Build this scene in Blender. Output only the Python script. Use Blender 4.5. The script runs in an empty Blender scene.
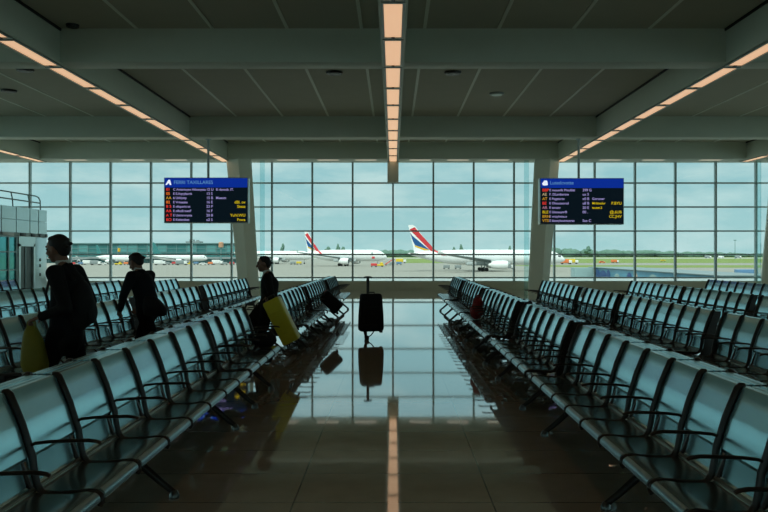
import bpy, bmesh, math, random
from mathutils import Vector, Matrix, Euler, noise
R = random.Random(7)
PI = math.pi
sc = bpy.context.scene
COL = sc.collection
F = 747.0; CX = 393.0; CY = 254.0; CZ = 1.55          # focal length and vanishing point in photo pixels, eye height

def at(x, y, d):
    return Vector(((x - CX) * d / F, d, CZ - (y - CY) * d / F))

# ------------------------------------------------------------------ materials
MATS = {}
def mat(name, col, rough=.5, metal=0., noise_amt=.0, nscale=8., bump=0., spec=.5, emit=None, estr=1., coat=0., ior=1.5):
    m = bpy.data.materials.new(name); m.use_nodes = True
    nt = m.node_tree; N = nt.nodes; L = nt.links
    b = N['Principled BSDF']
    b.inputs['Base Color'].default_value = (*col, 1)
    b.inputs['Roughness'].default_value = rough
    b.inputs['Metallic'].default_value = metal
    b.inputs['Specular IOR Level'].default_value = spec
    b.inputs['IOR'].default_value = ior
    b.inputs['Coat Weight'].default_value = coat
    if emit:
        b.inputs['Emission Color'].default_value = (*emit, 1)
        b.inputs['Emission Strength'].default_value = estr
    if noise_amt or bump:
        tc = N.new('ShaderNodeTexCoord'); nz = N.new('ShaderNodeTexNoise')
        nz.inputs['Scale'].default_value = nscale; nz.inputs['Detail'].default_value = 4
        L.new(tc.outputs['Object'], nz.inputs['Vector'])
        if noise_amt:
            mx = N.new('ShaderNodeMix'); mx.data_type = 'RGBA'
            mx.inputs[6].default_value = (*[c * (1 - noise_amt) for c in col], 1)
            mx.inputs[7].default_value = (*[min(1, c * (1 + noise_amt)) for c in col], 1)
            L.new(nz.outputs['Fac'], mx.inputs[0]); L.new(mx.outputs[2], b.inputs['Base Color'])
        if bump:
            bp = N.new('ShaderNodeBump'); bp.inputs['Strength'].default_value = bump; bp.inputs['Distance'].default_value = .01
            L.new(nz.outputs['Fac'], bp.inputs['Height']); L.new(bp.outputs['Normal'], b.inputs['Normal'])
    MATS[name] = m
    return m

def floor_material():
    m = bpy.data.materials.new('polished_stone_tiles'); m.use_nodes = True
    nt = m.node_tree; N = nt.nodes; L = nt.links; b = N['Principled BSDF']
    tc = N.new('ShaderNodeTexCoord'); mp = N.new('ShaderNodeMapping')
    mp.inputs['Location'].default_value = (.62, .3, 0)
    L.new(tc.outputs['Object'], mp.inputs['Vector'])
    br = N.new('ShaderNodeTexBrick'); br.offset = 0; br.squash = 1
    br.inputs['Scale'].default_value = 1
    br.inputs['Brick Width'].default_value = 1.24; br.inputs['Row Height'].default_value = .62
    br.inputs['Mortar Size'].default_value = .005; br.inputs['Mortar Smooth'].default_value = .1
    br.inputs['Color1'].default_value = (.57, .49, .38, 1); br.inputs['Color2'].default_value = (.53, .455, .355, 1)
    br.inputs['Mortar'].default_value = (.12, .10, .08, 1)
    L.new(mp.outputs['Vector'], br.inputs['Vector'])
    nz = N.new('ShaderNodeTexNoise'); nz.inputs['Scale'].default_value = 5; nz.inputs['Detail'].default_value = 8
    L.new(tc.outputs['Object'], nz.inputs['Vector'])
    mx = N.new('ShaderNodeMix'); mx.data_type = 'RGBA'; mx.blend_type = 'MULTIPLY'; mx.inputs[0].default_value = .5
    cr = N.new('ShaderNodeValToRGB'); cr.color_ramp.elements[0].color = (.55, .55, .55, 1); cr.color_ramp.elements[1].color = (1.2, 1.2, 1.2, 1)
    L.new(nz.outputs['Fac'], cr.inputs[0]); L.new(br.outputs['Color'], mx.inputs[6]); L.new(cr.outputs[0], mx.inputs[7])
    L.new(mx.outputs[2], b.inputs['Base Color'])
    b.inputs['IOR'].default_value = 1.9; b.inputs['Specular IOR Level'].default_value = .5
    ro = N.new('ShaderNodeMapRange'); ro.inputs[3].default_value = .025; ro.inputs[4].default_value = .06
    n2 = N.new('ShaderNodeTexNoise'); n2.inputs['Scale'].default_value = .9; n2.inputs['Detail'].default_value = 5
    L.new(tc.outputs['Object'], n2.inputs['Vector']); L.new(n2.outputs['Fac'], ro.inputs[0])
    L.new(ro.outputs[0], b.inputs['Roughness'])
    bp = N.new('ShaderNodeBump'); bp.inputs['Strength'].default_value = .012; bp.inputs['Distance'].default_value = .05
    n3 = N.new('ShaderNodeTexNoise'); n3.inputs['Scale'].default_value = 2.2
    L.new(tc.outputs['Object'], n3.inputs['Vector']); L.new(n3.outputs['Fac'], bp.inputs['Height'])
    L.new(bp.outputs['Normal'], b.inputs['Normal'])
    b.inputs['Coat Weight'].default_value = .8; b.inputs['Coat Roughness'].default_value = .03
    return m

def glass_material(name, tint, refl=.6):
    m = bpy.data.materials.new(name); m.use_nodes = True
    nt = m.node_tree; N = nt.nodes; L = nt.links
    N.remove(N['Principled BSDF']); out = N['Material Output']
    tr = N.new('ShaderNodeBsdfTransparent'); tr.inputs[0].default_value = (*tint, 1)
    gl = N.new('ShaderNodeBsdfGlossy'); gl.inputs['Roughness'].default_value = .01
    lw = N.new('ShaderNodeFresnel'); lw.inputs[0].default_value = 1.45
    mu = N.new('ShaderNodeMath'); mu.operation = 'MULTIPLY'; mu.inputs[1].default_value = refl
    mx = N.new('ShaderNodeMixShader')
    L.new(lw.outputs[0], mu.inputs[0]); L.new(mu.outputs[0], mx.inputs[0])
    L.new(tr.outputs[0], mx.inputs[1]); L.new(gl.outputs[0], mx.inputs[2]); L.new(mx.outputs[0], out.inputs[0])
    return m

M_floor = floor_material()
M_ceil = mat('ceiling_panel', (.46, .455, .36), .7, noise_amt=.05, nscale=2)
M_beam = mat('painted_beam', (.62, .67, .57), .55, noise_amt=.04, nscale=3)
M_batten = mat('ceiling_joint', (.80, .84, .74), .5)
M_wall = mat('plaster_wall', (.70, .70, .56), .8, noise_amt=.06)
M_side = mat('side_wall_paint', (.6, .6, .54), .8, noise_amt=.05)
M_back = mat('back_wall_paint', (.55, .47, .36), .8, noise_amt=.05)
M_ledge = mat('window_ledge_paint', (.70, .80, .77), .35)
M_mull = mat('grey_aluminium', (.44, .55, .56), .4, .2)
M_glass = glass_material('window_glass', (.93, .98, .97))
M_fin = glass_material('fin_glass', (.80, .92, .93), 1.0)
M_column = mat('column_cladding', (.84, .88, .76), .55, noise_amt=.03)
M_lamp = mat('warm_diffuser', (.9, .7, .5), .5, emit=(.72, .43, .255), estr=1.0)
M_slot = mat('slot_diffuser', (.6, .55, .45), .5, emit=(.36, .31, .24), estr=1.0)
M_lampframe = mat('lamp_frame', (.30, .35, .32), .4, .4)
M_dark = mat('dark_metal', (.02, .022, .022), .4, .5)
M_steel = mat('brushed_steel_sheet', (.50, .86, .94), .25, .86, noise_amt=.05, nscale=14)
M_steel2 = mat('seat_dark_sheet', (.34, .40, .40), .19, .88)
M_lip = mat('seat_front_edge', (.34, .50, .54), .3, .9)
M_frame = mat('black_brown_tube', (.020, .016, .013), .33, .0, spec=.5)
M_rail = mat('bronze_rail', (.38, .36, .30), .35, .8)
M_beamtube = mat('bench_beam_black', (.02, .022, .022), .4, .3)
M_chrome = mat('foot_chrome', (.12, .14, .14), .3, 1.)
M_suit = mat('black_suit_cloth', (.0075, .0085, .009), .85, noise_amt=.2, nscale=40, spec=.2)
M_suit2 = mat('navy_suit_cloth', (.008, .011, .014), .85, noise_amt=.2, nscale=40, spec=.2)
M_trouser = mat('charcoal_trouser', (.006, .007, .008), .9, spec=.15)
M_skin = mat('skin', (.22, .115, .075), .55)
M_hair = mat('black_hair', (.006, .005, .005), .6, noise_amt=.3, nscale=60)
M_shirt = mat('white_shirt', (.62, .66, .64), .7)
M_shoe = mat('black_leather', (.008, .008, .008), .35)
M_eye = mat('eye', (.02, .015, .012), .2)
M_olive = mat('olive_yellow_fabric', (.22, .205, .012), .6, noise_amt=.12, nscale=20, bump=.1)
M_olive2 = mat('olive_yellow_shell', (.62, .57, .02), .45, noise_amt=.05, nscale=20)
M_black = mat('black_fabric', (.008, .009, .010), .75, noise_amt=.2, nscale=30, bump=.1, spec=.25)
M_blackplas = mat('black_plastic', (.01, .01, .011), .4)
M_red = mat('dark_red_fabric', (.26, .018, .022), .75, noise_amt=.25, nscale=30, bump=.1)
M_redtag = mat('red_tag', (.35, .06, .05), .5)
M_house = mat('sign_housing', (.50, .60, .57), .35, .5)
M_screen = mat('screen_black', (.004, .005, .008), .5, spec=.1, emit=(.002, .006, .010), estr=1.)
M_header = mat('screen_blue', (.0, .01, .05), .5, spec=.1, emit=(.003, .024, .27), estr=1.)
def em(name, c): return mat(name, tuple(x * .2 for x in c), .4, emit=c, estr=1.)
E_text = em('lilac_text', (.30, .26, .55)); E_head = em('pale_blue_text', (.08, .22, .46)); E_white = em('white_logo', (.75, .82, .95))
E_red = em('red_status', (.75, .035, .025)); E_or = em('orange_status', (.75, .16, .01)); E_yel = em('yellow_text', (.55, .40, .0))
E_tan = em('tan_status', (.42, .33, .18)); E_lil = em('mauve_status', (.35, .15, .22)); E_amber = em('amber_status', (.50, .26, .01))
M_kiosk = mat('kiosk_white_panel', (.72, .88, .90), .28, .65, noise_amt=.03)
M_kiosk2 = mat('kiosk_joint', (.35, .46, .46), .5)
M_kglass = mat('kiosk_teal_glass', (.08, .52, .56), .12, .6, spec=.8)
M_kdoor = mat('kiosk_door_grey', (.12, .16, .155), .4, .3)
M_railing = mat('railing_steel', (.25, .32, .32), .35, .8)
M_icon = mat('sign_dark_plate', (.03, .04, .04), .4)
M_iconw = mat('sign_white_plate', (.75, .8, .78), .4)
M_paper = mat('white_paper', (.72, .76, .72), .7)
# outside
M_apron = mat('apron_concrete', (.255, .255, .22), .9, noise_amt=.06, nscale=.03)
M_grass = mat('airfield_grass', (.15, .215, .035), .95, noise_amt=.12, nscale=.02)
M_runway = mat('taxiway_concrete', (.42, .44, .42), .9)
M_tree = mat('tree_foliage', (.10, .19, .145), .95, noise_amt=.3, nscale=.2)
M_white = mat('aircraft_white', (.86, .87, .86), .35)
M_belly = mat('aircraft_grey', (.50, .56, .56), .4)
M_planered = mat('livery_red', (.62, .035, .045), .4)
M_planeblue = mat('livery_blue', (.008, .085, .26), .4)
M_planegold = mat('livery_gold', (.75, .42, .02), .4)
M_teal = mat('livery_teal', (.03, .19, .19), .5)
M_tyre = mat('rubber', (.02, .02, .02), .8)
M_wing = mat('wing_grey', (.20, .25, .25), .45)
M_cabin = mat('cabin_window', (.25, .32, .34), .3)
M_pglass = mat('pier_glass', (.035, .17, .17), .3)
M_pglass2 = mat('pier_glass_light', (.09, .28, .28), .3)
M_pier = mat('pier_frame', (.12, .23, .23), .6)
M_yel = mat('vehicle_yellow', (.72, .52, .02), .45)
M_orange = mat('vehicle_orange', (.80, .20, .05), .45)
M_vred = mat('vehicle_red', (.65, .05, .05), .45)
M_vwhite = mat('vehicle_white', (.78, .80, .78), .45)
M_vblue = mat('vehicle_blue', (.10, .22, .38), .45)
M_vgrey = mat('vehicle_grey', (.25, .29, .29), .5)
M_tan = mat('faded_orange', (.50, .27, .16), .6)
M_vglass = mat('vehicle_glass', (.03, .04, .05), .15)
M_walk = mat('walkway_grey_panel', (.24, .36, .36), .4, noise_amt=.1, nscale=.6)
M_bluegl = mat('walkway_blue_glass', (.045, .20, .30), .3, noise_amt=.5, nscale=.55)
M_navy = mat('walkway_navy_patch', (.01, .05, .19), .4)
M_skinp = mat('walkway_beige_patch', (.55, .42, .34), .5)

# ------------------------------------------------------------------ mesh helpers
class MB:
    def __init__(s): s.bm = bmesh.new()
    def _merge(s, b, M=None):
        if M is not None: bmesh.ops.transform(b, matrix=M, verts=b.verts)
        me = bpy.data.meshes.new('tmp'); b.to_mesh(me); b.free(); s.bm.from_mesh(me); bpy.data.meshes.remove(me)
    def box(s, lo, hi, bev=0., seg=2, M=None):
        b = bmesh.new(); bmesh.ops.create_cube(b, size=1)
        for v in b.verts:
            v.co = Vector([lo[i] + (v.co[i] + .5) * (hi[i] - lo[i]) for i in range(3)])
        if bev: bmesh.ops.bevel(b, geom=b.edges[:], offset=bev, segments=seg, profile=.5, affect='EDGES')
        s._merge(b, M); return s
    def ell(s, c, r, M=None, u=20, v=12):
        b = bmesh.new(); bmesh.ops.create_uvsphere(b, u_segments=u, v_segments=v, radius=1)
        for q in b.verts: q.co = Vector((q.co.x * r[0], q.co.y * r[1], q.co.z * r[2]))
        if M is not None: bmesh.ops.transform(b, matrix=M, verts=b.verts)
        s._merge(b, Matrix.Translation(c)); return s
    def tube(s, pts, rad, n=8, rx=1., ry=1., cap=True, up=None):
        pts = [Vector(p) for p in pts]
        if not isinstance(rad, (list, tuple)): rad = [rad] * len(pts)
        rings = []; prev = None
        for i, p in enumerate(pts):
            t = (pts[min(i + 1, len(pts) - 1)] - pts[max(i - 1, 0)]).normalized()
            if up is not None: a = Vector(up)
            elif prev is None: a = Vector((0, 0, 1)) if abs(t.z) < .9 else Vector((0, 1, 0))
            else: a = prev
            a = (a - t * a.dot(t)).normalized(); bb = t.cross(a); prev = a
            rings.append([s.bm.verts.new(p + (a * math.cos(k * 2 * PI / n) * rx + bb * math.sin(k * 2 * PI / n) * ry) * rad[i]) for k in range(n)])
        for r0, r1 in zip(rings, rings[1:]):
            for k in range(n): s.bm.faces.new((r0[k], r0[(k + 1) % n], r1[(k + 1) % n], r1[k]))
        if cap: s.bm.faces.new(rings[0][::-1]); s.bm.faces.new(rings[-1])
        return s
    def cyl(s, a, b, r, n=16, r2=None): return s.tube([a, b], [r, r if r2 is None else r2], n)
    def cap(s, a, b, ra, rb, sy=1., n=14):             # tapered capsule
        a = Vector(a); b = Vector(b); t = (b - a)
        if t.length < 1e-5: t = Vector((0, 0, 1e-4)); b = a + t
        d = t.normalized(); pts = []; rad = []
        for k in range(5):
            th = PI / 2 * k / 5; pts.append(a - d * ra * math.cos(th)); rad.append(max(ra * math.sin(th), ra * .06))
        pts.append(a); rad.append(ra); pts.append(b); rad.append(rb)
        for k in range(4, -1, -1):
            th = PI / 2 * k / 5; pts.append(b + d * rb * math.cos(th)); rad.append(max(rb * math.sin(th), rb * .06))
        n0 = len(s.bm.verts); s.tube(pts, rad, n)
        if sy != 1.:
            s.bm.verts.ensure_lookup_table()
            cy = (a.y + b.y) / 2
            for v in s.bm.verts[n0:]: v.co.y = cy + (v.co.y - cy) * sy
        return s
    def loft(s, secs, cap=True):
        rings = [[s.bm.verts.new(Vector(p)) for p in sec] for sec in secs]; n = len(rings[0])
        for r0, r1 in zip(rings, rings[1:]):
            for k in range(n): s.bm.faces.new((r0[k], r0[(k + 1) % n], r1[(k + 1) % n], r1[k]))
        if cap: s.bm.faces.new(rings[0][::-1]); s.bm.faces.new(rings[-1])
        return s
    def prism(s, poly, axis, a, b):                    # poly of 2D points extruded along an axis
        def P(p, w): return {'x': (w, p[0], p[1]), 'y': (p[0], w, p[1]), 'z': (p[0], p[1], w)}[axis]
        return s.loft([[P(p, a) for p in poly], [P(p, b) for p in poly]])
    def mesh(s, name, ang=38, rm=0.):
        bmesh.ops.recalc_face_normals(s.bm, faces=s.bm.faces)
        me = bpy.data.meshes.new(name); s.bm.to_mesh(me); s.bm.free()
        for p in me.polygons: p.use_smooth = True
        me.set_sharp_from_angle(angle=math.radians(ang))
        return me
    def build(s, name, m, parent=None, ang=38): return link(name, s.mesh(name, ang), m, parent)

def link(name, me, m, parent=None):
    if m is not None and not me.materials: me.materials.append(m)
    o = bpy.data.objects.new(name, me); COL.objects.link(o)
    if parent is not None: o.parent = parent
    return o
def tag(o, label, cat, group=None, kind=None):
    o['label'] = label; o['category'] = cat
    if group: o['group'] = group
    if kind: o['kind'] = kind
    return o
def struct(o): o['kind'] = 'structure'; return o
def thing(name, label, cat, loc=(0, 0, 0), rz=0, group=None, rot=None):
    o = bpy.data.objects.new(name, None); COL.objects.link(o); o.location = loc
    o.rotation_euler = rot if rot else (0, 0, rz); o.empty_display_size = .2
    return tag(o, label, cat, group)
def remeshed(mb, name, m, parent, voxel=.008, smooth=6, ang=180):
    bmesh.ops.recalc_face_normals(mb.bm, faces=mb.bm.faces)
    me = bpy.data.meshes.new(name); mb.bm.to_mesh(me); mb.bm.free()
    o = bpy.data.objects.new('tmp', me); COL.objects.link(o)
    md = o.modifiers.new('r', 'REMESH'); md.mode = 'VOXEL'; md.voxel_size = voxel
    sm = o.modifiers.new('s', 'SMOOTH'); sm.factor = .5; sm.iterations = smooth
    dg = bpy.context.evaluated_depsgraph_get(); ev = o.evaluated_get(dg)
    nm = bpy.data.meshes.new_from_object(ev); nm.name = name
    bpy.data.objects.remove(o); bpy.data.meshes.remove(me)
    for p in nm.polygons: p.use_smooth = True
    nm.materials.clear()
    return link(name, nm, m, parent)
ORD = ['first', 'second', 'third', 'fourth', 'fifth', 'sixth', 'seventh', 'eighth', 'ninth', 'tenth', 'eleventh', 'twelfth', 'thirteenth', 'fourteenth']

# ------------------------------------------------------------------ camera, world, sun
cam = bpy.data.cameras.new('camera'); co = bpy.data.objects.new('camera', cam); COL.objects.link(co)
cam.lens = 36 * F / 768; cam.sensor_width = 36; cam.shift_x = -9 / 768; cam.shift_y = -2 / 768
cam.clip_start = .05; cam.clip_end = 12000
co.location = (0, 0, CZ); co.rotation_euler = (PI / 2, 0, 0); sc.camera = co

w = bpy.data.worlds.new('sky'); sc.world = w; w.use_nodes = True
nt = w.node_tree; N = nt.nodes; L = nt.links; bg = N['Background']
tc = N.new('ShaderNodeTexCoord'); sx = N.new('ShaderNodeSeparateXYZ'); L.new(tc.outputs['Generated'], sx.inputs[0])
rp = N.new('ShaderNodeValToRGB'); e = rp.color_ramp.elements
e[0].position = 0.; e[0].color = (.43, .67, .69, 1); e[1].position = .6; e[1].color = (1.9, 2.05, 2.0, 1)
x1 = rp.color_ramp.elements.new(.13); x1.color = (.35, .60, .655, 1); x2 = rp.color_ramp.elements.new(.27); x2.color = (.40, .63, .69, 1)
L.new(sx.outputs[2], rp.inputs[0])
mp = N.new('ShaderNodeMapping'); mp.inputs['Scale'].default_value = (5, 5, 17); L.new(tc.outputs['Generated'], mp.inputs[0])
nz = N.new('ShaderNodeTexNoise'); nz.inputs['Scale'].default_value = 1.5; nz.inputs['Detail'].default_value = 7; nz.inputs['Roughness'].default_value = .6
L.new(mp.outputs[0], nz.inputs['Vector'])
c2 = N.new('ShaderNodeValToRGB'); c2.color_ramp.elements[0].position = .42; c2.color_ramp.elements[0].color = (0, 0, 0, 1)
c2.color_ramp.elements[1].position = .66; c2.color_ramp.elements[1].color = (1, 1, 1, 1); L.new(nz.outputs['Fac'], c2.inputs[0])
mx = N.new('ShaderNodeMix'); mx.data_type = 'RGBA'; mx.inputs[7].default_value = (.58, .76, .77, 1)
L.new(c2.outputs[0], mx.inputs[0]); L.new(rp.outputs[0], mx.inputs[6]); L.new(mx.outputs[2], bg.inputs[0]); bg.inputs[1].default_value = 1.
su = bpy.data.lights.new('sun', 'SUN'); su.energy = 2.0; su.angle = .05; su.color = (1, .97, .88)
so = bpy.data.objects.new('sun', su); COL.objects.link(so); so.rotation_euler = (math.radians(42), 0, math.radians(-25))

sc.view_settings.view_transform = 'Standard'; sc.view_settings.look = 'None'; sc.view_settings.gamma = 1
sc.view_settings.use_curve_mapping = False; sc.view_settings.exposure = 0.0
try:
    sc.cycles.use_denoising = True; sc.cycles.max_bounces = 10; sc.cycles.diffuse_bounces = 5; sc.cycles.glossy_bounces = 5; sc.cycles.transparent_max_bounces = 12
    sc.cycles.sample_clamp_indirect = 6
except Exception: pass

# ------------------------------------------------------------------ room shell
D = 32.2; XW = 21.; YB = -16.; ZC = 6.2; ZB = 5.5
struct(MB().box((-XW, YB, -.3), (XW, D + .3, 0)).build('floor', M_floor))
struct(MB().box((-XW - .4, YB - .4, ZC), (XW + .4, D + .6, ZC + .5)).build('ceiling', M_ceil))
WN = [10]
def glazed_wall(name, along, c, a0, a1, inward, zt=5.6, wm_=None):
    # a low parapet, a header, mullions and panes: side and rear curtain walls of the hall
    def bx(mb, u0, u1, z0, z1, t0, t1):
        lo_, hi_ = sorted((c + inward * t0, c + inward * t1))
        return mb.box((lo_, u0, z0), (hi_, u1, z1)) if along == 'y' else mb.box((u0, lo_, z0), (u1, hi_, z1))
    wl = MB(); bx(wl, a0, a1, -.3, .5, -.4, 0); bx(wl, a0, a1, zt, ZC, -.4, 0); struct(wl.build(name, wm_ or M_side))
    f = MB(); n = round((a1 - a0) / 2.4)
    for i in range(n + 1):
        u = a0 + (a1 - a0) * i / n; bx(f, u - .05, u + .05, .5, zt, -.2, 0)
    for z in (.53, 2.2) + ((3.9, 5.57) if zt > 5 else (zt - .03,)): bx(f, a0, a1, z - .035, z + .035, -.18, -.01)
    wf = struct(f.build('window_%d' % WN[0], M_mull)); WN[0] += 1
    p = MB(); bx(p, a0, a1, .5, zt, -.11, -.10); q = p.build('pane', M_glass, wf); q['kind'] = 'structure'
glazed_wall('wall_left', 'y', -XW, YB, D + .3, 1)
glazed_wall('wall_right', 'y', XW, YB, D + .3, -1)
glazed_wall('wall_back', 'x', YB, -XW, XW, 1, 2.5, M_back)
struct(MB().box((-XW, D - .12, 0), (XW, D + .11, .375)).build('wall_front', M_wall))
struct(MB().prism([(D + .12, .30), (D + .12, .385), (D + .62, .515), (D + .75, .515), (D + .75, .30)], 'x', -XW, XW).build('trim_1', M_ledge))
struct(MB().box((-XW, D - .02, 5.52), (XW, D + .3, ZC)).build('trim_2', M_beam))
# cross beams
for i, (y0, y1) in enumerate([(15.4, 15.95), (25.2, 25.8), (31.0, 32.15)]):
    struct(MB().box((-XW, y0, ZB), (XW, y1, ZC + .02), .015).build('trim_%d' % (i + 3), M_beam))
# longitudinal beams
for i, x in enumerate([-14.9, -7.1, 0, 7.1, 14.9]):
    struct(MB().box((x - .235, -15 if abs(x) < 10 else 8, ZB - .012), (x + .235, 31.9, ZC + .02), .01).build('trim_%d' % (i + 6), M_beam))
mb = MB()
for x in (-7.1, 0, 7.1, -14.9, 14.9):
    for q in (-1, 1):
        for y0, y1 in ((2, 15.4), (15.95, 25.2), (25.8, 31.0)):
            u = x + q * .235; lo_, hi_ = sorted((u, u + q * .03))
            mb.box((lo_, y0, ZC - .05), (hi_, y1, ZC + .01)); mb.box((lo_, y0 - .022, ZB + .02), (hi_, y0 - .004, ZC)) if y0 > 10 else None
struct(mb.build('trim_13', M_dark))  # dark strips painting in the shade of the gaps beside the beams
# ceiling joints
mb = MB()
js = [.65, 2.18, 3.72, 5.28]
for x in [s * j for j in js for s in (-1, 1)] + [7.1 + s for s in (1.5, 3.0, 4.6, 6.2)] + [-7.1 - s for s in (1.5, 3.0, 4.6, 6.2)]:
    for y0, y1 in ((2, 15.4), (15.95, 25.2), (25.8, 31.0)):
        mb.box((x - .035, y0 + .02, ZC - .012), (x + .035, y1 - .02, ZC + .02))
struct(mb.build('trim_11', M_batten))
# stub under the end of the central beam
struct(MB().box((-.235, 31.6, 4.59), (.235, 32.0, ZB), .01).build('trim_12', M_beam))
# curtain wall
wm = MB(); step = 1.739
for k in range(-12, 13):
    x = k * step
    wm.box((x - .038, D - .05, .38), (x + .038, D + .10, 5.53))
for z in (4.61, 3.576, 2.54, 1.53, .53):
    wm.box((-XW, D - .045, z - .03), (XW, D + .10, z + .03))
win = struct(wm.build('window_1', M_mull))
wm2 = MB().box((-XW, D - .04, .36), (XW, D + .09, .39)).build('bottom_rail', M_mull, win); wm2['kind'] = 'structure'
pg = MB().box((-XW, D + .04, .39), (XW, D + .05, 5.53)).build('pane', M_glass, win)
pg['kind'] = 'structure'
# slanted columns and glass fins
def column(xb, xt, wb, wt, y, name='column'):
    secs = []
    for t in (0, 1):
        x = xb + (xt - xb) * t; ww = (wb + (wt - wb) * t) / 2; z = 5.52 * t
        secs.append([(x - ww, y, z), (x - ww * .92, y - .10, z), (x + .06, y - .42, z), (x + ww * .92, y - .10, z), (x + ww, y, z), (x + ww * .8, y + .3, z), (x - ww * .8, y + .3, z)])
    struct(MB().loft(secs).build(name, M_column, ang=10))
column(-6.05, -6.48, .86, 1.06, 31.40); column(6.10, 6.47, .86, 1.06, 31.40); column(15.95, 16.5, .9, 1.05, 31.45)
for i, x in enumerate((-5.52, 5.64, 15.45)):
    struct(MB().box((x - .10, 31.55, 0), (x + .10, 31.60, 5.5)).build('window_%d' % (i + 2), M_fin))

# ------------------------------------------------------------------ ceiling lights
def ceiling_light(x, y0, y1, label, group):
    t = thing('ceiling_light', label, 'ceiling light', (x, (y0 + y1) / 2, ZB - .012), 0, group)
    h = (y1 - y0) / 2; f = MB()
    for s in (-1, 1):
        f.box((s * .17 - .022, -h, -.035), (s * .17 + .022, h, 0)); f.box((-.148, s * (h - .03) - .03, -.035), (.148, s * (h - .03) + .03, 0))
    f.build('light_frame', M_lampframe, t)
    MB().box((-.148, -h + .06, -.016), (.148, h - .06, 0)).build('diffuser', M_lamp, t)
    c = MB().box((-.03, h - .12, -.05), (.03, h - .02, -.03)); c.build('clip', M_dark, t)
ys = [31.75 - 2.02 * k for k in range(11)]
for x, nm, n in ((0, 'central ceiling strip', 11), (-7.1, 'strip above the left board', 11), (7.1, 'strip above the right board', 11), (-14.9, 'short far left strip', 3), (14.9, 'short far right strip', 3)):
    for k in range(n, 22 if n == 11 else n):
        y_ = 31.75 - 2.02 * k; ceiling_light(x, y_ - 1.96, y_, 'unseen added light panel above or behind the camera, extending the %s' % nm, 'unseen added light panels extending the %s' % nm)  # panels added out of view to warm the floor near the camera
    for k in range(n):
        ceiling_light(x, ys[k] - 1.96, ys[k], 'warm light panel, %s from the window in the %s' % (ORD[k], nm), 'light panels in the ' + nm)
for k, x in enumerate([-13.3, -10.9, -9.1, -4.4, -2.72, -1.14, 1.14, 2.72, 4.4, 9.1, 10.9, 13.3]):
    t = thing('slot_light', 'pale slot light under the last ceiling beam, %s from the left' % ORD[k], 'ceiling light', (x, 31.28, ZB), 0, 'slot lights over the windows')
    MB().box((-.47, -.18, -.012), (.47, .18, 0), .004).build('light_frame', M_ledge, t)
    MB().box((-.44, -.15, -.018), (.44, .15, -.012)).build('diffuser', M_slot, t)
for k, (x, y, lab, m) in enumerate([(-1.5, 19.1, 'dark round ceiling spot just left of the central light strip', M_dark), (1.53, 19.1, 'dark round ceiling spot just right of the central light strip', M_dark),
        (3.0, 21.6, 'pale round ceiling spot between two joints right of the central strip', M_lampframe), (-9.26, 18.8, 'dark round ceiling spot at the left edge nearer the camera', M_dark),
        (-10.9, 21.2, 'dark round ceiling spot at the left edge nearer the window', M_dark), (-6.5, 15.15, 'dark round ceiling spot beside the left strip before the first cross beam', M_dark),
        (6.2, 28.5, 'round ceiling spot above the right hanging board', M_lampframe), (12.3, 28.5, 'round ceiling spot at far right near the window', M_lampframe), (-6.15, 28.5, 'round ceiling spot above the left hanging board', M_lampframe)]):
    t = thing('ceiling_spot', lab, 'ceiling light', (x, y, ZC), 0, 'round ceiling spots')
    q_ = .6 if y < 16 else 1.
    tr = MB(); tr.tube([(0, 0, -.05), (0, 0, -.0)], [.2 * q_, .22 * q_], 28); tr.build('trim_ring', m, t)
    MB().cyl((0, 0, -.06), (0, 0, -.05), .15 * q_, 24).build('lens', M_dark if m is M_dark else M_house, t)

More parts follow.
